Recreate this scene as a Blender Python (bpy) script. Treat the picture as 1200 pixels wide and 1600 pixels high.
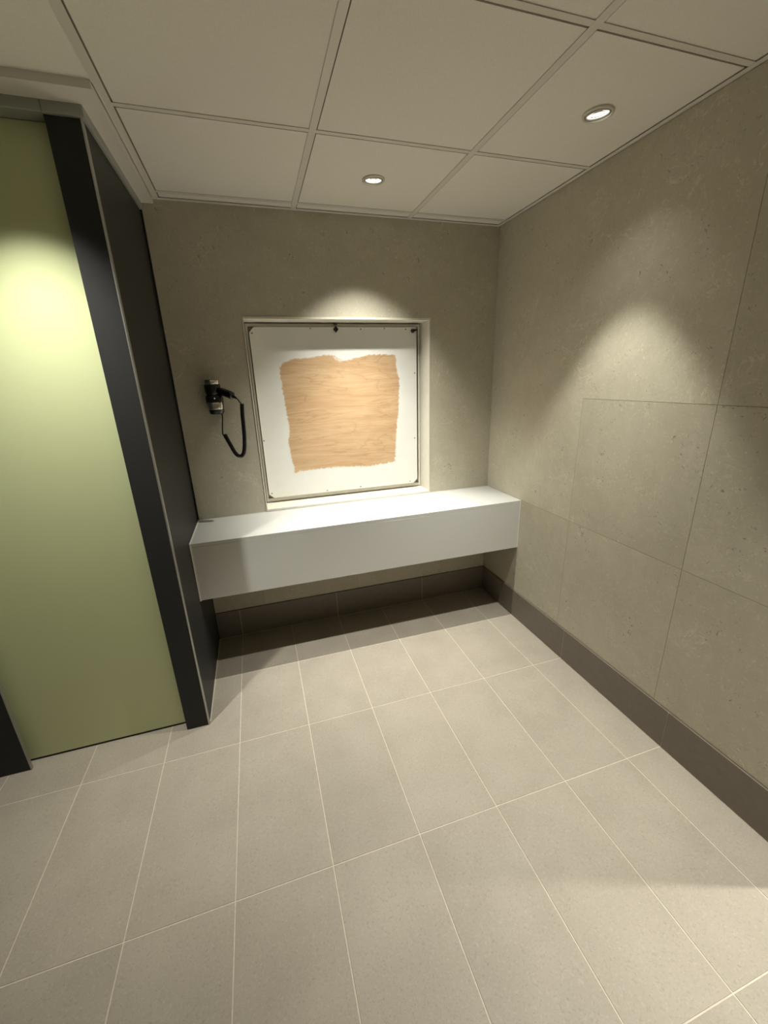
import bpy, bmesh, math, random
from mathutils import Vector, Matrix
random.seed(7)
S = bpy.context.scene
for o in list(bpy.data.objects):
    bpy.data.objects.remove(o, do_unlink=True)
C = S.collection

# ------------------------------------------------------------------ camera
F_PX, RX, ROLL, RZ = 635.85, 1.2528, -0.0336, -0.2933
cam_d = bpy.data.cameras.new('camera')
cam = bpy.data.objects.new('camera', cam_d); C.objects.link(cam)
cam_d.sensor_fit = 'HORIZONTAL'; cam_d.sensor_width = 36.0
cam_d.lens = 36.0 * F_PX / 1200.0
cam_d.clip_start = 0.01
cam.matrix_world = (Matrix.Translation((-1.4516, -2.3592, 1.496)) @ Matrix.Rotation(RZ, 4, 'Z')
                    @ Matrix.Rotation(RX, 4, 'X') @ Matrix.Rotation(ROLL, 4, 'Z'))
S.camera = cam

# ------------------------------------------------------------------ world, exposure
w = bpy.data.worlds.new('world'); S.world = w; w.use_nodes = True
w.node_tree.nodes['Background'].inputs[0].default_value = (0, 0, 0, 1)
w.node_tree.nodes['Background'].inputs[1].default_value = 0.0
vs = S.view_settings
vs.view_transform = 'Standard'; vs.look = 'None'; vs.gamma = 1.0
vs.use_curve_mapping = False
vs.exposure = -0.05
LAMP_COL = (1.0, 0.98, 0.88)
CORE_W, HOT_W, SPILL_W = 59.0, 83.0, 4.0

# ------------------------------------------------------------------ dimensions (metres)
H = 2.288                       # ceiling
XL = -1.822                     # cubicle side panel plane
XMIN, XMAX = -3.30, 1.70        # room beyond the frame
YMIN = -3.90
WALL_END = -1.974               # the right wall stops here
TW, XF = 0.3013, -0.1807        # floor tile width, first joint
FY = [0.0, -0.380, -0.842, -1.442, -2.042, -2.642, -3.242, -3.842, YMIN]
T_X0, R_Y0, CELL = -0.551, -0.082, 0.6   # ceiling grid

# ------------------------------------------------------------------ helpers
def link(o, parent=None):
    C.objects.link(o)
    if parent is not None: o.parent = parent
    return o
def obj(name, bm, m, parent=None, smooth=False):
    me = bpy.data.meshes.new(name)
    bmesh.ops.recalc_face_normals(bm, faces=bm.faces[:])
    bm.to_mesh(me); bm.free()
    if m is not None: me.materials.append(m)
    if smooth:
        for p in me.polygons: p.use_smooth = True
    return link(bpy.data.objects.new(name, me), parent)
def tag(o, label=None, cat=None, group=None, kind=None):
    if label: o['label'] = label
    if cat: o['category'] = cat
    if group: o['group'] = group
    if kind: o['kind'] = kind
    return o
def thing(name, label, cat, loc=(0, 0, 0), group=None, kind=None):
    o = bpy.data.objects.new(name, None); o.location = loc; o.empty_display_size = .05
    link(o); return tag(o, label, cat, group, kind)
def box(bm, x0, x1, y0, y1, z0, z1, off=(0, 0, 0)):
    x0, x1 = sorted((x0, x1)); y0, y1 = sorted((y0, y1)); z0, z1 = sorted((z0, z1))
    a, b, c = off
    v = [bm.verts.new((x - a, y - b, z - c)) for x in (x0, x1) for y in (y0, y1) for z in (z0, z1)]
    for f in ((0, 1, 3, 2), (4, 6, 7, 5), (0, 4, 5, 1), (2, 3, 7, 6), (0, 2, 6, 4), (1, 5, 7, 3)):
        bm.faces.new([v[i] for i in f])
    return v
def boxobj(name, x0, x1, y0, y1, z0, z1, m, parent=None, bev=0.0, seg=1, origin=None):
    bm = bmesh.new()
    if parent is not None and parent.type == 'EMPTY': off = parent.location
    elif parent is not None and parent.parent is not None and parent.parent.type == 'EMPTY': off = parent.parent.location
    else: off = (0, 0, 0)
    box(bm, x0, x1, y0, y1, z0, z1, off)
    if bev:
        bmesh.ops.bevel(bm, geom=bm.edges[:], offset=bev, segments=seg, affect='EDGES', profile=.5)
    return obj(name, bm, m, parent)
def tube(bm, pts, r, n=10, cap=True):
    """swept tube; r may be a list"""
    pts = [Vector(p) for p in pts]; rs = r if isinstance(r, (list, tuple)) else [r] * len(pts)
    rings = []; up = None
    for i, p in enumerate(pts):
        t = (pts[min(i + 1, len(pts) - 1)] - pts[max(i - 1, 0)]).normalized()
        if up is None:
            up = Vector((0, 0, 1)) if abs(t.z) < .9 else Vector((1, 0, 0))
        a = t.cross(up).normalized(); up = a.cross(t).normalized()
        rings.append([bm.verts.new(p + (a * math.cos(2 * math.pi * k / n) + up * math.sin(2 * math.pi * k / n)) * rs[i]) for k in range(n)])
    for A, B in zip(rings, rings[1:]):
        for k in range(n):
            bm.faces.new((A[k], A[(k + 1) % n], B[(k + 1) % n], B[k]))
    if cap:
        bm.faces.new(rings[0]); bm.faces.new(rings[-1])
def lathe(bm, prof, n=40, mtx=None, cap0=False, cap1=False):
    """profile of (radius, z) around z"""
    rings = []
    for r, z in prof:
        ring = []
        for k in range(n):
            a = 2 * math.pi * k / n
            p = Vector((r * math.cos(a), r * math.sin(a), z))
            ring.append(bm.verts.new(mtx @ p if mtx else p))
        rings.append(ring)
    for A, B in zip(rings, rings[1:]):
        for k in range(n):
            bm.faces.new((A[k], A[(k + 1) % n], B[(k + 1) % n], B[k]))
    if cap0: bm.faces.new(rings[0])
    if cap1: bm.faces.new(rings[-1])
def prism(bm, poly, y0, y1, off=(0, 0, 0)):
    """polygon in (x, z) extruded along y"""
    a, b, c = off
    A = [bm.verts.new((x - a, y0 - b, z - c)) for x, z in poly]
    B = [bm.verts.new((x - a, y1 - b, z - c)) for x, z in poly]
    n = len(poly)
    bm.faces.new(A); bm.faces.new(B)
    for i in range(n): bm.faces.new((A[i], A[(i + 1) % n], B[(i + 1) % n], B[i]))

# ------------------------------------------------------------------ materials
class N:
    def __init__(s, name):
        s.m = bpy.data.materials.new(name); s.m.use_nodes = True
        s.t = s.m.node_tree; s.b = s.t.nodes['Principled BSDF']
    def n(s, typ, **kw):
        d = s.t.nodes.new(typ)
        for k, v in kw.items():
            if k.startswith('i_'):
                key = k[2:]; d.inputs[int(key) if key.isdigit() else key.replace('_', ' ')].default_value = v
            else: setattr(d, k, v)
        return d
    def l(s, a, b): s.t.links.new(a, b)
    def math(s, op, a, b=None, clamp=False):
        d = s.n('ShaderNodeMath', operation=op, use_clamp=clamp)
        for i, v in enumerate((a, b)):
            if v is None: continue
            if hasattr(v, 'type') and hasattr(v, 'is_linked'): s.l(v, d.inputs[i])
            else: d.inputs[i].default_value = v
        return d.outputs[0]
    def ramp(s, fac, stops):
        d = s.n('ShaderNodeValToRGB'); e = d.color_ramp.elements
        while len(e) < len(stops): e.new(.5)
        for i, (p, c) in enumerate(stops):
            e[i].position = p; e[i].color = c if len(c) == 4 else (*c, 1)
        s.l(fac, d.inputs[0]); return d.outputs[0]
    def mix(s, fac, a, b, blend='MIX'):
        d = s.n('ShaderNodeMix', data_type='RGBA', blend_type=blend)
        for sock, v in ((d.inputs[0], fac), (d.inputs[6], a), (d.inputs[7], b)):
            if hasattr(v, 'is_linked'): s.l(v, sock)
            elif isinstance(v, (int, float)): sock.default_value = v
            else: sock.default_value = (*v, 1) if len(v) == 3 else v
        return d.outputs[2]
def plain(name, col, rough=.5, metal=0.0, spec=.5, coat=0.0, nscale=0, namt=0.0):
    q = N(name); q.b.inputs['Base Color'].default_value = (*col, 1)
    q.b.inputs['Roughness'].default_value = rough; q.b.inputs['Metallic'].default_value = metal
    q.b.inputs['Specular IOR Level'].default_value = spec; q.b.inputs['Coat Weight'].default_value = coat
    if nscale:
        g = q.n('ShaderNodeNewGeometry'); t = q.n('ShaderNodeTexNoise', i_Scale=nscale, i_Detail=4.0)
        q.l(g.outputs['Position'], t.inputs['Vector'])
        a = tuple(c * (1 - namt) for c in col); b = tuple(min(1, c * (1 + namt)) for c in col)
        q.l(q.ramp(t.outputs[0], [(.3, a), (.7, b)]), q.b.inputs['Base Color'])
    return q.m
def stone(name, dark, mid, light, rough, pits=1.0, tilevar=0.05, fine=False):
    """honed stone / porcelain: cloudy tone, pits, pale fossil veins"""
    q = N(name)
    g = q.n('ShaderNodeNewGeometry'); oi = q.n('ShaderNodeObjectInfo')
    off = q.n('ShaderNodeVectorMath', operation='SCALE'); 
    cx = q.n('ShaderNodeCombineXYZ'); 
    q.l(oi.outputs['Random'], cx.inputs[0]); q.l(q.math('MULTIPLY', oi.outputs['Random'], 3.7), cx.inputs[1]); q.l(q.math('MULTIPLY', oi.outputs['Random'], -2.3), cx.inputs[2])
    q.l(cx.outputs[0], off.inputs[0]); off.inputs['Scale'].default_value = 9.0
    add = q.n('ShaderNodeVectorMath', operation='ADD'); q.l(g.outputs['Position'], add.inputs[0]); q.l(off.outputs[0], add.inputs[1])
    P = add.outputs[0]
    def noise(sc, det=5.0, ro=.6, dis=0.0):
        t = q.n('ShaderNodeTexNoise', i_Scale=sc, i_Detail=det, i_Roughness=ro, i_Distortion=dis); q.l(P, t.inputs['Vector']); return t.outputs[0]
    if fine:
        col = q.ramp(noise(5, 3), [(.3, dark), (.5, mid), (.72, light)])
        sp = noise(150, 3, .75, .6)
        col = q.mix(q.ramp(sp, [(.32, (.5, .5, .5)), (.45, (0, 0, 0))]), col, tuple(c * .66 for c in dark))
        sp2 = noise(130, 3, .75, .4)
        col = q.mix(q.ramp(sp2, [(.55, (0, 0, 0)), (.68, (.42, .42, .42))]), col, tuple(min(1, c * 1.22) for c in light))
        st = noise(38, 4, .6, 2.0)
        col = q.mix(q.ramp(st, [(.60, (0, 0, 0)), (.66, (.22, .22, .22)), (.70, (0, 0, 0))]), col, tuple(min(1, c * 1.2) for c in light))
        bumpn = sp
    else:
        col = q.ramp(noise(2.2, 6, .62, .4), [(.28, dark), (.5, mid), (.75, light)])
        col = q.mix(.5, col, q.ramp(noise(14, 6, .75), [(.3, dark), (.7, light)]))
        # pale broken veins
        v = noise(7.5, 5, .55, 1.6); mk = noise(5.0, 2, .5)
        vein = q.math('MULTIPLY', q.ramp(v, [(.487, (0, 0, 0)), (.5, (1, 1, 1)), (.513, (0, 0, 0))]), q.ramp(mk, [(.50, (0, 0, 0)), (.68, (.6, .6, .6))]))
        col = q.mix(vein, col, tuple(min(1, c * 1.35) for c in light))
        # dark pits
        pit = noise(64, 3, .6, 1.2); mk2 = noise(7, 3, .6)
        pm = q.math('MULTIPLY', q.ramp(pit, [(.30, (1, 1, 1)), (.38, (0, 0, 0))]), q.ramp(mk2, [(.42, (0, 0, 0)), (.62, (.8 * pits, .8 * pits, .8 * pits))]))
        col = q.mix(pm, col, tuple(c * .35 for c in dark))
        sp = noise(95, 2, .6, .5)
        col = q.mix(q.ramp(sp, [(.60, (0, 0, 0)), (.72, (.4, .4, .4))]), col, tuple(min(1, c * 1.3) for c in light))
        bumpn = pit
    var = q.math('ADD', q.math('MULTIPLY', oi.outputs['Random'], 2 * tilevar), 1 - tilevar)
    cv = q.n('ShaderNodeCombineXYZ')
    for i in range(3): q.l(var, cv.inputs[i])
    col = q.mix(1.0, col, cv.outputs[0], 'MULTIPLY')
    q.l(col, q.b.inputs['Base Color'])
    q.l(q.ramp(noise(20, 3), [(.3, (rough - .06,) * 3), (.7, (rough + .08,) * 3)]), q.b.inputs['Roughness'])
    bp = q.n('ShaderNodeBump', i_Strength=.12, i_Distance=.002); q.l(bumpn, bp.inputs['Height']); q.l(bp.outputs[0], q.b.inputs['Normal'])
    return q.m

M = {}
M['wall'] = stone('honed_grey_stone', (.460, .427, .335), (.532, .496, .393), (.603, .565, .453), .48)
M['floor'] = stone('speckled_porcelain', (.350, .310, .255), (.378, .336, .278), (.406, .362, .302), .60, fine=True, tilevar=.03)
M['base'] = plain('taupe_porcelain', (.185, .158, .128), .42, nscale=40, namt=.06)
M['grout'] = plain('pale_grout', (.63, .57, .47), .8, nscale=60, namt=.08)
M['wgrout'] = plain('wall_grout', (.23, .205, .155), .85)
M['ctile'] = plain('ceiling_board', (.82, .79, .72), .85, nscale=220, namt=.03)
M['tbar'] = plain('white_steel_grid', (.72, .69, .62), .45)
M['gap_tone'] = plain('ceiling_gap_shade', (.30, .27, .22), .9)  # shade of the ceiling gaps, put in as a mid brown
M['plenum'] = plain('dark_plenum', (.03, .028, .024), .9)
M['white'] = plain('white_laminate', (.63, .635, .615), .38, nscale=90, namt=.012)
M['under_shade'] = plain('underside_shade_brown', (.05, .043, .034), .8, nscale=30, namt=.1)  # dark colour chosen to deepen the shade under the bench
M['sealant'] = plain('white_sealant', (.88, .86, .80), .5)
M['paint'] = plain('white_paint', (.80, .80, .76), .42, nscale=14, namt=.02)
M['lining'] = plain('cream_lining', (.74, .71, .62), .5, nscale=30, namt=.03)
M['backing'] = plain('grey_backing', (.50, .47, .40), .6, nscale=25, namt=.05)
M['green'] = plain('green_glass_laminate', (.56, .60, .35), .36, spec=.4)
M['dark'] = plain('anthracite_laminate', (.035, .035, .035), .42, spec=.10, nscale=300, namt=.08)
M['black'] = plain('gap_and_housing_black', (.006, .006, .006), .7)  # paints the shade in the cubicle gaps; also lamp housings
M['alu'] = plain('brushed_aluminium', (.42, .42, .40), .38, metal=.7)
M['rail'] = plain('grey_rail', (.37, .38, .35), .5, metal=.2)
M['band'] = plain('white_bulkhead', (.74, .71, .65), .6)
M['gloss'] = plain('black_gloss_plastic', (.008, .008, .009), .22)
M['rubber'] = plain('black_rubber', (.005, .005, .005), .6, spec=.25)
M['chrome'] = plain('chrome_band', (.75, .75, .74), .16, metal=1.0)
M['ring'] = plain('satin_nickel_ring', (.66, .64, .56), .35, metal=.15)
M['screw'] = plain('dull_screw', (.16, .14, .11), .5, metal=.5)
M['reflector'] = plain('lamp_reflector', (.8, .8, .78), .2, metal=.9)
def emis(name, col, s):
    q = N(name); q.b.inputs['Base Color'].default_value = (.8, .8, .8, 1)
    q.b.inputs['Emission Color'].default_value = (*col, 1); q.b.inputs['Emission Strength'].default_value = s
    return q.m
M['lamp'] = emis('lit_lamp_lens', (1.0, .97, .86), 3.0)
M['led'] = emis('pilot_light', (1, 1, .95), .6)

def wood():
    q = N('bare_plywood')
    g = q.n('ShaderNodeNewGeometry')
    mp = q.n('ShaderNodeMapping'); mp.inputs['Scale'].default_value = (1.0, 1.0, 4.6); q.l(g.outputs['Position'], mp.inputs['Vector'])
    t = q.n('ShaderNodeTexNoise', i_Scale=1.7, i_Detail=3.5, i_Roughness=.5, i_Distortion=1.1); q.l(mp.outputs[0], t.inputs['Vector'])
    # cathedral grain: contour lines of the noise field
    k = q.math('FRACT', q.math('MULTIPLY', t.outputs[0], 7.0))
    col = q.ramp(k, [(0.0, (.45, .275, .145)), (.07, (.585, .39, .225)), (.5, (.645, .445, .265)), (.94, (.60, .405, .235)), (1.0, (.45, .275, .145))])
    mp2 = q.n('ShaderNodeMapping'); mp2.inputs['Scale'].default_value = (5, 1, 90); q.l(g.outputs['Position'], mp2.inputs['Vector'])
    t2 = q.n('ShaderNodeTexNoise', i_Scale=2.4, i_Detail=5.0, i_Roughness=.65); q.l(mp2.outputs[0], t2.inputs['Vector'])
    col = q.mix(q.ramp(t2.outputs[0], [(.38, (.55, .55, .55)), (.56, (0, 0, 0))]), col, (.46, .29, .155))
    t4 = q.n('ShaderNodeTexNoise', i_Scale=3.0, i_Detail=3.0); q.l(g.outputs['Position'], t4.inputs['Vector'])
    col = q.mix(q.ramp(t4.outputs[0], [(.35, (0, 0, 0)), (.7, (.35, .35, .35))]), col, (.68, .485, .30))
    mp5 = q.n('ShaderNodeMapping'); mp5.inputs['Scale'].default_value = (1.3, 1, 15); mp5.inputs['Rotation'].default_value = (0, .05, 0); q.l(g.outputs['Position'], mp5.inputs['Vector'])
    t5 = q.n('ShaderNodeTexNoise', i_Scale=1.6, i_Detail=4.0, i_Roughness=.6, i_Distortion=.5); q.l(mp5.outputs[0], t5.inputs['Vector'])
    col = q.mix(q.ramp(t5.outputs[0], [(.36, (.55, .55, .55)), (.56, (0, 0, 0))]), col, (.50, .305, .16))
    # brushed paint at the ragged rim (vertex attribute: 0 at the rim, 1 inside)
    at = q.n('ShaderNodeAttribute', attribute_name='inner')
    t3 = q.n('ShaderNodeTexNoise', i_Scale=46.0, i_Detail=4.0, i_Roughness=.7); q.l(g.outputs['Position'], t3.inputs['Vector'])
    s = q.math('ADD', at.outputs['Fac'], q.math('MULTIPLY', q.math('SUBTRACT', t3.outputs[0], .5), 1.0))
    f = q.ramp(s, [(.20, (0, 0, 0)), (.55, (1, 1, 1))])
    q.l(q.mix(f, (.80, .80, .76), col), q.b.inputs['Base Color'])
    q.b.inputs['Roughness'].default_value = .5
    return q.m
M['wood'] = wood()
M['stamp'] = plain('faded_stamp', (.55, .37, .215), .7)

# ------------------------------------------------------------------ floor
bm = bmesh.new(); box(bm, XMIN, XMAX, YMIN, 0.0, -.06, -.0012)
floor = tag(obj('floor', bm, M['grout']), kind='structure')
G = .0017
xs = [XF - TW * i for i in range(-7, 12)]
xs = sorted([x for x in xs if XMIN < x < XMAX] + [XMIN, XMAX])
for j in range(len(FY) - 1):
    for i in range(len(xs) - 1):
        x0, x1 = xs[i] + G, xs[i + 1] - G
        y1, y0 = FY[j] - G, FY[j + 1] + G
        if j < 3 and x0 >= -.01: continue                    # behind the right wall
        if j == 3 and x0 < 0 < x1: x1 = -.0005
        if j < 4 and x0 < 0 < x1: x1 = -.0005
        if x1 - x0 < .01 or y1 - y0 < .01: continue
        if x1 < XL - .25 and y0 > -.6: continue              # inside the closed cubicle
        bm = bmesh.new(); cx, cy = (x0 + x1) / 2, (y0 + y1) / 2
        box(bm, x0, x1, y0, y1, -.009, 0, (cx, cy, 0))
        bmesh.ops.bevel(bm, geom=[e for e in bm.edges if all(v.co.z > -.001 for v in e.verts)], offset=.0006, segments=1, affect='EDGES')
        o = obj('floor_tile', bm, M['floor'], floor); o.location = (cx, cy, 0)

# ------------------------------------------------------------------ walls
OX0, OX1, OZ0, OZ1 = -1.452, -.425, .780, 1.812         # opening
bm = bmesh.new()
box(bm, XMIN, OX0, 0, .30, .779, 2.42); box(bm, OX1, .12, 0, .30, .779, 2.42)
box(bm, OX0, OX1, 0, .30, OZ1, 2.42); box(bm, OX0, OX1, .20, .30, .779, OZ1)
bmesh.ops.remove_doubles(bm, verts=bm.verts[:], dist=1e-5)
wall_back = tag(obj('wall_back', bm, M['wall']), kind='structure')
bm = bmesh.new(); box(bm, XMIN, .12, .0015, .30, 0, .778)
obj('wall_core', bm, M['wgrout'], wall_back)
for x0, x1 in ((XMIN, -2.42), (-2.42, -1.535), (-1.535, -.935), (-.935, -.335), (-.335, 0)):
    boxobj('wall_tile', x0 + .0006, x1 - .0006, 0, .001, .18, .778, M['wall'], wall_back)

bm = bmesh.new(); box(bm, .0015, .12, WALL_END + .002, 0, 0, 2.42)
wall_right = tag(obj('wall_right', bm, M['wgrout']), kind='structure')
g = .0007
polys = [[(0, .78), (-.781, .78), (-.781, 1.377), (-1.372, 1.377), (-1.372, 2.30), (0, 2.30)],   # tall slab by the corner
         [(-.781, .78), (-1.372, .78), (-1.372, 1.377), (-.781, 1.377)], [(-1.372, 1.377), (WALL_END, 1.377), (WALL_END, 2.30), (-1.372, 2.30)],
         [(-1.372, .78), (WALL_END, .78), (WALL_END, 1.377), (-1.372, 1.377)], [(0, .18), (-.781, .18), (-.781, .78), (0, .78)],
         [(-.781, .18), (-1.372, .18), (-1.372, .78), (-.781, .78)], [(-1.372, .18), (WALL_END, .18), (WALL_END, .78), (-1.372, .78)]]
for P in polys:
    ys_, zs_ = [p[0] for p in P], [p[1] for p in P]; cy, cz = (min(ys_) + max(ys_)) / 2, (min(zs_) + max(zs_)) / 2
    Q = []
    for i, p in enumerate(P):                     # inset every edge by half a joint
        a_, b_ = Vector(P[i - 1]), Vector(P[(i + 1) % len(P)]); v_ = Vector(p)
        d = Vector((0, 0))
        for (e0, e1) in ((a_, v_), (v_, b_)):
            n_ = Vector((-(e1 - e0).y, (e1 - e0).x)).normalized()
            d += n_ * g
        Q.append(v_ - d if len(P) == 6 else Vector((p[0] + (g if p[0] == min(ys_) else -g), p[1] + (g if p[1] == min(zs_) else -g))))
    bm = bmesh.new()
    A = [bm.verts.new((0, y - cy, z - cz)) for y, z in Q]; B = [bm.verts.new((.0014, y - cy, z - cz)) for y, z in Q]
    bm.faces.new(A); bm.faces.new(B)
    for i in range(len(Q)): bm.faces.new((A[i], A[(i + 1) % len(Q)], B[(i + 1) % len(Q)], B[i]))
    o = obj('wall_tile', bm, M['wall'], wall_right); o.location = (0, cy, cz)
# the rest of the room, out of frame
def wall(name, *a):
    bm = bmesh.new(); box(bm, *a); return tag(obj(name, bm, M['wall']), kind='structure')
wall('wall_rear', XMIN - .1, XMAX + .1, YMIN - .1, YMIN, 0, 2.42)
wall('wall_left', XMIN - .1, XMIN, YMIN, .3, 0, 2.42)
wall('wall_far_right', XMAX, XMAX + .1, YMIN, WALL_END + .12, 0, 2.42)
wall('wall_passage', .12, XMAX, WALL_END, WALL_END + .12, 0, 2.42)

# baseboards: dark porcelain, joints every 0.6 m
BZ, BT = .179, .009
bm = bmesh.new(); box(bm, -.0065, 0, WALL_END, 0, 0, BZ - .002)
bb = tag(obj('baseboard_right', bm, M['grout']), kind='structure')
ys = [0, -.241, -.845, -1.444, WALL_END]
for a, b in zip(ys, ys[1:]):
    boxobj('baseboard_tile', -.0075, -.0002, b + .0012, a - .0012, .003, BZ, M['base'], bb)
bm = bmesh.new(); box(bm, XL, -.0065, -.0065, 0, 0, BZ - .002)
bb = tag(obj('baseboard_back', bm, M['grout']), kind='structure')
xb = [-.0065, -.482, -1.084, -1.686, XL]
for a, b in zip(xb, xb[1:]):
    boxobj('baseboard_tile', b + .0012, a - .0012, -.0075, -.0002, .003, BZ, M['base'], bb)

# ------------------------------------------------------------------ ceiling
bm = bmesh.new(); box(bm, XMIN - .1, XMAX + .1, YMIN - .1, .3, 2.40, 2.46)
ceiling = tag(obj('ceiling', bm, M['plenum']), kind='structure')
tx = sorted([T_X0 + CELL * i for i in range(-4, 4)])           # column bars
ty = sorted([R_Y0 - CELL * i for i in range(0, 7)])            # row bars
HB = .012
LIGHTS = [(-.853, -.386), (-.268, -.992), (-2.051, -.986), (-.22, -2.38), (1.0, -2.335)]
def ceil_tile(x0, x1, y0, y1, hole=None):
    cx, cy = (x0 + x1) / 2, (y0 + y1) / 2
    bm = bmesh.new(); zt, zb = H + .015, H + .0012
    if hole is None:
        box(bm, x0, x1, y0, y1, zb, zt, (cx, cy, H))
    else:
        n = 48; hx, hy = hole; r = .041
        def rect_pt(a):
            dx, dy = math.cos(a), math.sin(a); ts = []
            if dx > 1e-9: ts.append((x1 - hx) / dx)
            if dx < -1e-9: ts.append((x0 - hx) / dx)
            if dy > 1e-9: ts.append((y1 - hy) / dy)
            if dy < -1e-9: ts.append((y0 - hy) / dy)
            t = min(ts); return hx + dx * t, hy + dy * t
        ang = sorted([2 * math.pi * k / n for k in range(n)] + [math.atan2(yy - hy, xx - hx) % (2 * math.pi) for xx in (x0, x1) for yy in (y0, y1)])
        L = [[], [], [], []]
        for a in ang:
            px, py = rect_pt(a); qx, qy = hx + r * math.cos(a), hy + r * math.sin(a)
            for lst, (X, Y, Z) in zip(L, ((px, py, zt), (px, py, zb), (qx, qy, zb), (qx, qy, zt))):
                lst.append(bm.verts.new((X - cx, Y - cy, Z - H)))
        m_ = len(ang)
        for A, B in ((L[0], L[1]), (L[1], L[2]), (L[2], L[3]), (L[3], L[0])):
            for k in range(m_): bm.faces.new((A[k], A[(k + 1) % m_], B[(k + 1) % m_], B[k]))
    o = obj('ceiling_tile', bm, M['ctile'], ceiling); o.location = (cx, cy, H)
BX, BY = -1.766, -.780                                        # outer edge of the white bulkhead over the cubicle
gx = [XMIN] + [x for x in tx if XMIN < x < XMAX] + [XMAX]
gy = [YMIN] + [y for y in ty if y > YMIN] + [0]
gap = .0045; row_gap = .009
for i in range(len(gx) - 1):
    for j in range(len(gy) - 1):
        x0 = gx[i] + (HB if i else .004) + gap; x1 = gx[i + 1] - (.004 if i < len(gx) - 2 else .02)
        y0 = gy[j] + (HB * .75 + row_gap if j else 0); y1 = gy[j + 1] - (HB * .3 if j < len(gy) - 2 else .0212)
        if gy[j] >= WALL_END - .1 and gx[i] < 0 <= gx[i + 1]: x1 = -.0225
        if gx[i] >= 0 and gy[j] > WALL_END - .1: continue
        if gx[i] + .3 < XL and y0 > -.65: continue
        if gx[i + 1] < XL + .1 and y1 > BY + .02: y1 = BY + .01
        if y1 - y0 < .02 or x1 - x0 < .02: continue
        h = [q for q in LIGHTS if x0 < q[0] < x1 and y0 < q[1] < y1]
        ceil_tile(x0, x1, y0, y1, h[0] if h else None)
for x in tx:
    if XMIN < x < XMAX:
        y1 = -.006
        if x < -1.76 + .02: y1 = BY
        if x > 0: y1 = WALL_END
        boxobj('tee_bar', x - HB, x + HB, YMIN, y1, H - .0016, H + .0004, M['tbar'], ceiling)
        boxobj('ceiling_gap_strip', x + HB - .001, x + HB + .008, YMIN, y1, H + .005, H + .010, M['gap_tone'], ceiling)  # added strip above the tile gap, its brown sets how shaded the line looks
boxobj('ceiling_gap_strip', -1.751 + HB - .001, -1.751 + HB + .008, BY, -.006, H + .005, H + .010, M['gap_tone'], ceiling)
boxobj('tee_bar', -1.751 - HB, -1.751 + HB, BY, -.006, H - .0016, H + .0004, M['tbar'], ceiling)
for y in ty:
    if y < -.01:
        a = XMIN if y < BY else -1.745
        b = XMAX if y < WALL_END else -.006
        xx = [a] + [x for x in tx if a < x < b] + [b]
        for p, q in zip(xx, xx[1:]):
            boxobj('cross_tee', p + (HB if p in tx else 0), q - (HB if q in tx else 0), y - HB * .75, y + HB * .75, H - .0012, H + .0004, M['tbar'], ceiling)
            boxobj('ceiling_gap_strip', p, q, y + HB * .5, y + HB + .012, H + .005, H + .010, M['gap_tone'], ceiling)
for nm, a in (('wall_angle', (-.020, 0, WALL_END, 0, H - .0026, H)), ('wall_angle', (BX, -.020, -.019, 0, H - .0026, H))):
    boxobj(nm, *a, M['tbar'], ceiling)
boxobj('wall_angle', -.0018, 0, WALL_END, 0, H - .0026, H + .02, M['tbar'], ceiling)

# white bulkhead strip that closes the cubicle top against the ceiling
tr = bmesh.new()
box(tr, XL - .10, BX, BY, -.0005, 2.268, H + .01); box(tr, XMIN, XL - .10, BY, -.66, 2.268, H + .01)
trim = tag(obj('trim_1', tr, M['band']), kind='structure')

# ------------------------------------------------------------------ downlights
def downlight(x, y, label, tilt, aim=(0, 0), power=1.0, cone=74, soft=.36, size=.018):
    t = thing('downlight', label, 'ceiling light', (x, y, H), 'round recessed ceiling spotlights')
    bm = bmesh.new()
    lathe(bm, [(.0385, .006), (.0385, -.001), (.0400, -.0050), (.0440, -.0058), (.0475, -.0040), (.0480, -.0005), (.0480, .0010)])
    obj('trim_ring', bm, M['ring'], t, True)
    rot = Matrix.Translation((0, 0, 0)) @ Matrix.Rotation(tilt[0], 4, 'X') @ Matrix.Rotation(tilt[1], 4, 'Y')
    bm = bmesh.new()
    lathe(bm, [(.0325, .006), (.0325, -.0030), (.0345, -.0048), (.0362, -.0035), (.0372, .001), (.0372, .010)], mtx=rot)
    obj('gimbal', bm, M['ring'], t, True)
    bm = bmesh.new(); lathe(bm, [(.0324, -.0012), (.012, -.0004), (.001, 0)], mtx=rot, cap1=True)
    le = obj('lens', bm, M['lamp'], t)
    bm = bmesh.new(); lathe(bm, [(.0225, -.0012), (.0218, -.0030), (.0208, -.0030), (.0200, -.0012)], mtx=rot)
    obj('lens_ring', bm, M['reflector'], le)
    bm = bmesh.new(); lathe(bm, [(.0383, .060), (.0383, .004)], cap0=True)
    obj('housing', bm, M['black'], t)
    for nm, size, blend, wt, rad in (('core_beam', cone, soft, CORE_W * power, size), ('hot_beam', 62, 1.0, HOT_W * power, size), ('spill_beam', 104, .9, SPILL_W * power, .028)):
        ld = bpy.data.lights.new(nm, 'SPOT'); ld.energy = wt; ld.color = LAMP_COL
        ld.spot_size = math.radians(size); ld.spot_blend = blend; ld.shadow_soft_size = rad
        lo = bpy.data.objects.new(nm, ld); link(lo, t); lo.location = (0, 0, -.012)
        if nm != 'spill_beam': lo.rotation_euler = (aim[0], aim[1], 0)
    return t
downlight(*LIGHTS[0], 'round recessed downlight in the ceiling above the white bench', (.10, .0), (math.radians(8.5), 0), 1.2, 86, .88)
downlight(*LIGHTS[1], 'round recessed downlight in the ceiling beside the right stone wall', (.08, -.12), (0, math.radians(10)), 1.15)
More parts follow.
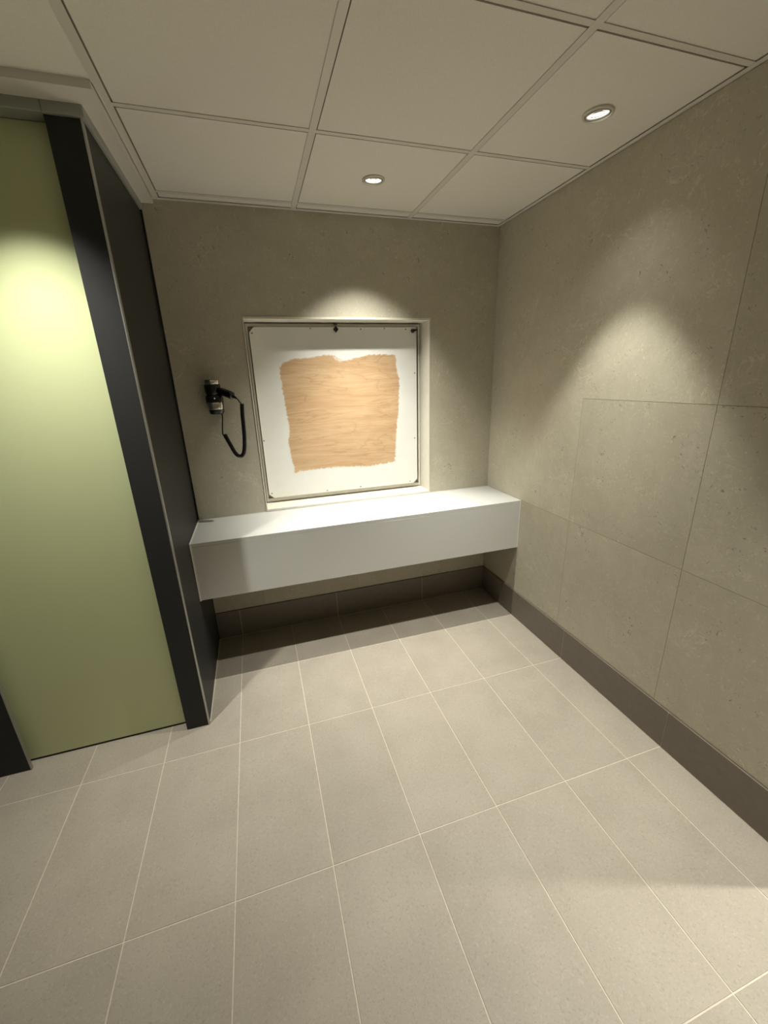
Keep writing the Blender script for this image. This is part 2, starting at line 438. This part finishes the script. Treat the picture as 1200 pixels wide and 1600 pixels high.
downlight(*LIGHTS[2], 'round recessed downlight in the ceiling in front of the green door', (0, 0), (math.radians(9), 0), .68, 76, .58)
downlight(*LIGHTS[3], 'round recessed downlight in the ceiling behind the viewer', (0, 0), (0, 0), 1.0)
downlight(*LIGHTS[4], 'round recessed downlight in the side passage past the end of the right wall', (0, 0), (0, math.radians(14)), 1.8, 80, .6, .034)

# ------------------------------------------------------------------ cubicle
t = thing('cubicle_partition', 'anthracite cubicle corner post and side panel under a grey top rail', 'partition', (-1.87, -.69, 0))
RZ0, RZ1 = 2.239, 2.270
boxobj('corner_post', -1.919, -1.8288, -.691, -.652, .002, RZ0, M['dark'], t, .0008)
boxobj('side_panel', -1.838, -1.824, -.676, -.010, .004, RZ0, M['dark'], t, .0008)
bm = bmesh.new()
lx, ly = t.location.x, t.location.y
for z0, z1 in ((.002, RZ0),):
    pts = [(-1.8285, -.6925), (-1.8255, -.6925), (-1.8230, -.6900), (-1.8230, -.6765), (-1.8285, -.6765)]
    A = [bm.verts.new((x - lx, y - ly, z0)) for x, y in pts]; B = [bm.verts.new((x - lx, y - ly, z1)) for x, y in pts]
    bm.faces.new(A); bm.faces.new(B)
    for i in range(5): bm.faces.new((A[i], A[(i + 1) % 5], B[(i + 1) % 5], B[i]))
tag(obj('edge_strip', bm, M['alu'], t), 'thin silver edge strip down the post corner')
boxobj('top_rail', -1.9195, -1.815, -.702, -.640, RZ0, RZ1, M['rail'], t, .002)
boxobj('top_rail', -1.850, -1.815, -.6395, -.002, RZ0, RZ1, M['rail'], t, .002)
boxobj('gap_shade_strip', -1.836, -1.8165, -.0095, -.0006, .782, RZ0, M['black'], t)  # black strip standing for the shadow in the gap at the back wall
boxobj('gap_shade_strip', -1.836, -1.8215, -.0095, -.008, .0, .470, M['black'], t)
boxobj('floor_sealant', -1.8238, -1.8195, -.676, -.010, .0, .004, M['grout'], t)

t = thing('cubicle_door', 'flat satin green door leaf between two anthracite cubicle panels', 'door', (-2.24, -.64, 0))
boxobj('door_leaf', -2.620, -1.905, -.648, -.634, .010, RZ0 - .001, M['green'], t, .001)
boxobj('door_gap_shade', -2.620, -1.905, -.645, -.637, .0, .010, M['black'], t)  # black strip painting the shadow in the gap below the door
tag(boxobj('header_rail', -3.28, -1.9197, -.702, -.640, RZ0, RZ1, M['rail'], None, .002), 'grey metal rail running above the green door', 'rail')
t = thing('cubicle_panel', 'anthracite panel with silver edge at the far left of the green door', 'panel', (-2.9, -.69, 0))
boxobj('panel_leaf', -3.28, -2.515, -.697, -.684, .002, RZ0 - .001, M['dark'], t, .0008)
boxobj('edge_strip', -2.515, -2.5115, -.697, -.684, .002, RZ0 - .001, M['alu'], t)

# ------------------------------------------------------------------ bench
BZ0, BZ1, BYF = .476, .778, -.379
t = thing('wall_bench', 'white boxed bench fixed between partition and right wall below the boarded opening', 'bench', (-.91, -.19, BZ0))
boxobj('seat_board', XL + .008, -.004, BYF, -.0006, BZ1 - .018, BZ1, M['white'], t, .0008)
boxobj('front_board', XL + .008, -.004, BYF, BYF + .018, BZ0, BZ1 - .0185, M['white'], t, .0008)
boxobj('underside_board', XL + .008, -.004, BYF + .0185, -.0008, BZ0 + .006, BZ0 + .022, M['under_shade'], t)  # unseen underside, coloured dark so less light bounces onto the floor
def bead(pts, r, ref): 
    bm = bmesh.new(); tube(bm, [Vector(p) - t.location for p in pts], r, 6); return obj('sealant_bead', bm, M['sealant'], t, True)
boxobj('sealant_bead', XL + .0004, XL + .0085, BYF - .001, -.001, BZ1 - .012, BZ1 + .0008, M['sealant'], t)
boxobj('sealant_bead', XL + .0004, XL + .0085, BYF - .001, BYF + .014, BZ0 - .003, BZ1 - .0121, M['sealant'], t)
boxobj('sealant_bead', -.0042, -.0004, BYF - .0008, -.001, BZ1 - .012, BZ1 + .0006, M['sealant'], t)
boxobj('sealant_bead', -.0042, -.0004, BYF - .0008, BYF + .014, BZ0, BZ1 - .0121, M['sealant'], t)
bead([(XL + .01, -.0022, BZ1 + .0004), (-.006, -.0022, BZ1 + .0004)], .0022, t)

# ------------------------------------------------------------------ recessed opening with lining
t = thing('window_1', None, None, (-.94, 0, .78), kind='structure')
LT = .010; DEP = .158; PR = -.0035
tag(t, 'cream lined square recess in the stone back wall above the bench')
t['category'] = 'window recess'
boxobj('lining_board', OX0, OX1, PR, DEP, OZ1 - LT, OZ1, M['lining'], t, .0006)
boxobj('lining_board', OX0, OX0 + LT * .7, PR, DEP, OZ0 + .0135, OZ1 - LT, M['lining'], t, .0006)
boxobj('lining_board', OX1 - LT * .7, OX1, PR, DEP, OZ0 + .0135, OZ1 - LT, M['lining'], t, .0006)
boxobj('sill_board', OX0, OX1, PR - .001, DEP, OZ0 + .001, OZ0 + .013, M['lining'], t, .0006)
boxobj('back_panel', OX0, OX1, DEP, DEP + .010, OZ0 + .001, OZ1, M['backing'], t)
a0, a1, c0, c1 = OX0 + .0105, OX1 - .0105, OZ0 + .0170, OZ1 - .0145
for n_, b_ in (('bead', (a0, a0 + .012, c0, c1)), ('bead', (a1 - .010, a1, c0, c1)), ('bead', (a0 + .012, a1 - .010, c1 - .016, c1)), ('bead', (a0 + .012, a1 - .010, c0, c0 + .020))):
    boxobj(n_, b_[0], b_[1], DEP - .022, DEP - .0005, b_[2], b_[3], M['lining'], t, .001)

# boarding panel
BXa, BXb, BZa, BZb, CH = -1.425, -.464, .824, 1.778, .027
FYB = .114
t = thing('plywood_board', 'white painted plywood board with a bare wood square, closing the wall recess', 'board', ((BXa + BXb) / 2, FYB, BZa))
L = t.location
bm = bmesh.new()
prism(bm, [(BXa + CH, BZa), (BXb - CH, BZa), (BXb, BZa + CH), (BXb, BZb - .006), (BXb - .006, BZb), (BXa + CH, BZb), (BXa, BZb - CH), (BXa, BZa + CH)], FYB, FYB + .018, L)
bmesh.ops.bevel(bm, geom=[e for e in bm.edges], offset=.0012, segments=1, affect='EDGES')
obj('painted_sheet', bm, M['paint'], t)
# bare wood patch: ragged outline
out = [(-1.292, 1.574), (-1.262, 1.602), (-1.23, 1.616), (-1.072, 1.63), (-1.02, 1.638), (-0.969, 1.632), (-0.900, 1.612), (-0.863, 1.614), (-0.769, 1.633), (-0.672, 1.634), (-0.595, 1.627), (-0.589, 1.551), (-0.573, 1.486), (-0.578, 1.387), (-0.584, 1.286), (-0.602, 1.148), (-0.614, 0.975), (-0.807, 0.96), (-0.987, 0.974), (-1.127, 0.973), (-1.23, 0.969), (-1.264, 0.96), (-1.266, 1.007), (-1.277, 1.062), (-1.284, 1.156), (-1.271, 1.22), (-1.275, 1.298), (-1.282, 1.386), (-1.288, 1.478)]
pc = Vector((sum(p[0] for p in out) / len(out), sum(p[1] for p in out) / len(out)))
fine = []
for i, p in enumerate(out):
    a, b = Vector(p), Vector(out[(i + 1) % len(out)])
    m_ = max(2, int((b - a).length / .006)); nn = Vector((-(b - a).y, (b - a).x)).normalized()
    for k in range(m_): fine.append(a.lerp(b, k / m_) + nn * random.uniform(-.0016, .0016) * (1.5 if k else .5))
bm = bmesh.new(); lay = bm.verts.layers.float.new('inner')
rings = []
for inset, val, yy in ((0, .12, FYB + .0002), (0, .12, FYB - .0006), (.007, .50, FYB - .0006), (.020, .95, FYB - .0006), (.05, 1.0, FYB - .0006)):
    ring = []
    for p in fine:
        d = (pc - p); q_ = p + d * min(.9, inset * 1.15 / max(.05, max(abs(d.x), abs(d.y))))
        v_ = bm.verts.new((q_.x - L.x, yy - L.y, q_.y - L.z))
        # the brushed-over spot at the top centre
        smear = max(0, 1 - ((q_.x + .915) / .085) ** 2 - ((q_.y - 1.617) / .030) ** 2)
        v_[lay] = min(val, 1 - 1.0 * smear); ring.append(v_)
    rings.append(ring)
for A, B in zip(rings, rings[1:]):
    for k in range(len(fine)): bm.faces.new((A[k], A[(k + 1) % len(fine)], B[(k + 1) % len(fine)], B[k]))
cv = bm.verts.new((pc.x - L.x, FYB - .0006 - L.y, pc.y - L.z)); cv[lay] = 1.0
for k in range(len(fine)): bm.faces.new((rings[-1][k], rings[-1][(k + 1) % len(fine)], cv))
patch = obj('bare_wood_patch', bm, M['wood'], t); tag(patch, 'unpainted square of bare plywood grain with ragged edges')
# faded stamp on the wood
def stroke(bm, pts, wd=.0030):
    for (x0, z0), (x1, z1) in zip(pts, pts[1:]):
        d = Vector((x1 - x0, z1 - z0)); 
        if d.length < 1e-6: continue
        n_ = Vector((-d.y, d.x)).normalized() * wd / 2
        vs_ = [(x0 + n_.x, z0 + n_.y), (x1 + n_.x, z1 + n_.y), (x1 - n_.x, z1 - n_.y), (x0 - n_.x, z0 - n_.y)]
        bm.faces.new([bm.verts.new((a - L.x, FYB - .0010 - L.y, c - L.z)) for a, c in vs_])
bm = bmesh.new()
def glyph(ox, oz, s, P): stroke(bm, [(ox + a * s, oz + b * s) for a, b in P], .0026)
s = .040
glyph(-1.083, 1.545, s, [(0, 0), (.45, 1), (.9, 0)]); glyph(-1.083, 1.545, s, [(.2, .4), (.7, .4)])
glyph(-1.018, 1.545, .03, [(0, 0), (.4, 1), (.8, 0)]); glyph(-1.018, 1.545, .03, [(.2, .4), (.6, .4)])
glyph(-.986, 1.545, .03, [(0, 0), (0, .65)]); glyph(-.974, 1.545, .03, [(0, 0), (0, 1)])
for cx_, cz_, r_ in ((-.926, 1.553, .008), (-.926, 1.568, .007), (-.834, 1.557, .044), (-.834, 1.557, .026)):
    n_ = 28; stroke(bm, [(cx_ + r_ * math.cos(2 * math.pi * k / n_), cz_ + r_ * math.sin(2 * math.pi * k / n_)) for k in range(n_ + 1)], .0024)
tag(obj('faded_stamp', bm, M['stamp'], patch), 'faint brown stamped marks', kind='stuff')
# screws
scr = [(-1.41, 1.747), (-1.096, 1.770), (-0.808, 1.767), (-0.665, 1.770), (-0.532, 1.766), (-0.477, 1.519), (-0.481, 1.121), (-0.516, 0.838), (-0.855, 0.838), (-1.417, 1.172), (-1.408, 0.855), (-1.072, 0.836)]
sm = None
for x, z in scr:
    if sm is None:
        bm = bmesh.new(); lathe(bm, [(.0038, .0), (.0036, .0009), (.0012, .0012)], 10, Matrix.Rotation(math.pi / 2, 4, 'X'), cap1=True)
        o = obj('screw', bm, M['screw'], t); sm = o.data
    else:
        o = link(bpy.data.objects.new('screw', sm), t)
    o.location = (x - L.x, 0, z - L.z)
# black latches
def latch(cx_, cz_, ang, lab):
    bm = bmesh.new(); R_ = Matrix.Translation((cx_ - L.x, 0, cz_ - L.z)) @ Matrix.Rotation(ang, 4, 'Y')
    poly = [(-.006, .013), (.006, .013), (.007, .006), (.013, .003), (.012, -.004), (.005, -.012), (0, -.018), (-.005, -.012), (-.012, -.004), (-.013, .003), (-.007, .006)]
    A = [bm.verts.new(R_ @ Vector((x, -.010, z))) for x, z in poly]; B = [bm.verts.new(R_ @ Vector((x, -.0002, z))) for x, z in poly]
    bm.faces.new(A); bm.faces.new(B)
    for i in range(len(poly)): bm.faces.new((A[i], A[(i + 1) % len(poly)], B[(i + 1) % len(poly)], B[i]))
    la = obj('latch', bm, M['gloss'], t); tag(la, lab)
    bm = bmesh.new()
    tube(bm, [R_ @ Vector((-.005, .004, .024)), R_ @ Vector((-.005, -.003, .030))], .0038, 8)
    tube(bm, [R_ @ Vector((.006, .004, .023)), R_ @ Vector((.006, -.003, .029))], .0045, 8)
    tube(bm, [R_ @ Vector((0, -.003, .012)), R_ @ Vector((-.004, .002, .024))], .0025, 6)
    obj('latch_hook', bm, M['gloss'], la)
latch(-.954, 1.766, 0, 'small black latch at the top edge')
bm = bmesh.new()
k0 = Vector((-.490 - L.x, 0, 1.757 - L.z))
lathe(bm, [(.011, 0), (.012, .004), (.011, .013), (.006, .016)], 14, Matrix.Translation(k0) @ Matrix.Rotation(math.pi / 2, 4, 'X'), cap1=True)
la = obj('latch', bm, M['gloss'], t, True); tag(la, 'small black knob latch in the top right corner')
bm = bmesh.new(); tube(bm, [k0 + Vector((.006, -.006, .002)), k0 + Vector((.020, -.005, .006)), k0 + Vector((.030, -.004, .004))], [.006, .007, .004], 8)
obj('latch_hook', bm, M['gloss'], la, True)

# ------------------------------------------------------------------ hair dryer
HX, HYc = -1.636, -.046
t = thing('hair_dryer', 'black wall mounted hair dryer with silver bands and coiled cord', 'hair dryer', (HX, 0, 1.34))
L = t.location
def loft(sections, n=28, ex=3.2):
    """rounded-box sections (z, cx, cy, hx, hy) as a superellipse loft"""
    bm = bmesh.new(); rings = []
    for z, cx_, cy_, hx, hy in sections:
        ring = []
        for k in range(n):
            a = 2 * math.pi * k / n; c_, s_ = math.cos(a), math.sin(a)
            ring.append(bm.verts.new((cx_ + hx * math.copysign(abs(c_) ** (2 / ex), c_) - L.x, cy_ + hy * math.copysign(abs(s_) ** (2 / ex), s_) - L.y, z - L.z)))
        rings.append(ring)
    for A, B in zip(rings, rings[1:]):
        for k in range(n): bm.faces.new((A[k], A[(k + 1) % n], B[(k + 1) % n], B[k]))
    bm.faces.new(rings[0]); bm.faces.new(rings[-1]); return bm
hold = obj('wall_holder', loft([(1.346, -1.634, -.036, .026, .028), (1.350, -1.634, -.038, .033, .035), (1.372, -1.6345, -.040, .0375, .038), (1.406, -1.6355, -.041, .0415, .0395), (1.428, -1.635, -.041, .0425, .0395), (1.438, -1.635, -.041, .040, .038), (1.442, -1.635, -.041, .034, .033)]), M['gloss'], t, True)
tag(obj('holder_band', loft([(1.371, -1.6345, -.042, .0360, .0395), (1.373, -1.6345, -.042, .0368, .0405), (1.404, -1.6355, -.042, .0392, .0420), (1.406, -1.6355, -.042, .0385, .0410)]), M['chrome'], hold, True), 'silver band')
bm = bmesh.new(); lathe(bm, [(.0022, 0), (.0018, .0015)], 10, Matrix.Translation((-1.632 - L.x, -.0808, 1.425 - L.z)) @ Matrix.Rotation(math.pi / 2, 4, 'X'), cap1=True)
obj('pilot_light', bm, M['led'], hold)
boxobj('wall_plate', -1.671, -1.599, -.010, -.0004, 1.352, 1.440, M['gloss'], t, .003, 2)
bm = bmesh.new(); mt = Matrix.Translation((HX - .0015 - L.x, HYc - L.y, 0 - L.z))
lathe(bm, [(.026, 1.440), (.033, 1.442), (.0355, 1.452), (.0385, 1.468), (.039, 1.485), (.0385, 1.492), (.0365, 1.493), (.0365, 1.512), (.034, 1.5145), (.030, 1.513)], 36, mt, cap0=True, cap1=True)
body = obj('barrel', bm, M['gloss'], t, True)
bm = bmesh.new(); lathe(bm, [(.0368, 1.4935), (.0376, 1.495), (.0376, 1.510), (.0362, 1.5135)], 36, mt)
tag(obj('intake_band', bm, M['chrome'], body, True), 'silver band')
bm = bmesh.new()
for r_ in (.010, .018, .026):
    lathe(bm, [(r_, 1.5128), (r_, 1.5155), (r_ + .003, 1.5155), (r_ + .003, 1.5128)], 24, mt)
obj('intake_grille', bm, M['gloss'], body, True)
bm = bmesh.new()
tube(bm, [Vector(p) - L for p in ((-1.6122, -0.055, 1.463), (-1.5957, -0.07, 1.4571), (-1.5773, -0.088, 1.4502), (-1.5551, -0.108, 1.4405), (-1.546, -0.117, 1.4361), (-1.5431, -0.119, 1.4346))], [.0175, .0195, .0190, .0195, .0185, .012], 16)
hd = obj('handle', bm, M['gloss'], t, True)
bm = bmesh.new(); tube(bm, [Vector(p) - L for p in ((-1.545, -0.117, 1.4356), (-1.535, -0.121, 1.4288), (-1.5259, -0.122, 1.4221))], [.009, .0065, .0045], 10)
obj('strain_relief', bm, M['rubber'], hd, True)
# cord: thin lead, helix coil, thin lead
ctrl = [(-1.5047, -0.128, 1.3945), (-1.5064, -0.13, 1.3716), (-1.5087, -0.131, 1.3477), (-1.5108, -0.133, 1.2885), (-1.5145, -0.134, 1.2247), (-1.5245, -0.134, 1.1596), (-1.538, -0.133, 1.1369), (-1.554, -0.13, 1.1354), (-1.5711, -0.126, 1.1545), (-1.5878, -0.116, 1.1944), (-1.6, -0.108, 1.2233), (-1.609, -0.1, 1.2455)]
def catmull(P, m_):
    P = [Vector(p) for p in P]; P = [2 * P[0] - P[1]] + P + [2 * P[-1] - P[-2]]; o_ = []
    for i in range(1, len(P) - 2):
        for k in range(m_):
            u = k / m_; a, b, c_, d = P[i - 1], P[i], P[i + 1], P[i + 2]
            o_.append(.5 * ((2 * b) + (c_ - a) * u + (2 * a - 5 * b + 4 * c_ - d) * u * u + (3 * b - a - 3 * c_ + d) * u ** 3))
    o_.append(P[-2]); return o_
path = catmull(ctrl, 30)
ln = [0]
for a, b in zip(path, path[1:]): ln.append(ln[-1] + (b - a).length)
pitch, cr, wr = .0056, .0080, .0027
turns = ln[-1] / pitch; hel = []; steps = int(turns * 12)
idx = 0
for sidx in range(steps + 1):
    d = ln[-1] * sidx / steps
    while idx < len(ln) - 2 and ln[idx + 1] < d: idx += 1
    u = (d - ln[idx]) / max(1e-9, ln[idx + 1] - ln[idx]); p = path[idx].lerp(path[idx + 1], u)
    tg = (path[min(idx + 2, len(path) - 1)] - path[max(idx - 1, 0)]).normalized()
    a = tg.cross(Vector((0, 1, 0))).normalized(); b = a.cross(tg).normalized(); ph = 2 * math.pi * turns * sidx / steps
    hel.append(p + (a * math.cos(ph) + b * math.sin(ph)) * cr - L)
bm = bmesh.new(); tube(bm, hel, wr, 6)
cord = obj('coiled_cord', bm, M['rubber'], t, True)
bm = bmesh.new()
tube(bm, catmull([Vector(p) - L for p in ((-1.5259, -0.122, 1.4221), (-1.5198, -0.124, 1.4154), (-1.5156, -0.126, 1.4069), (-1.5096, -0.127, 1.3983), (-1.5056, -0.128, 1.3917))], 6), .0030, 8)
obj('cord_lead', bm, M['rubber'], cord, True)
bm = bmesh.new()
tube(bm, catmull([Vector(p) - L for p in ((-1.6103, -0.056, 1.3526), (-1.6099, -0.062, 1.3311), (-1.6147, -0.08, 1.2909), (-1.6177, -0.094, 1.2568), (-1.617, -0.098, 1.2463), (-1.6106, -0.1, 1.2434))], 8), .0030, 8)
obj('cord_lead', bm, M['rubber'], cord, True)
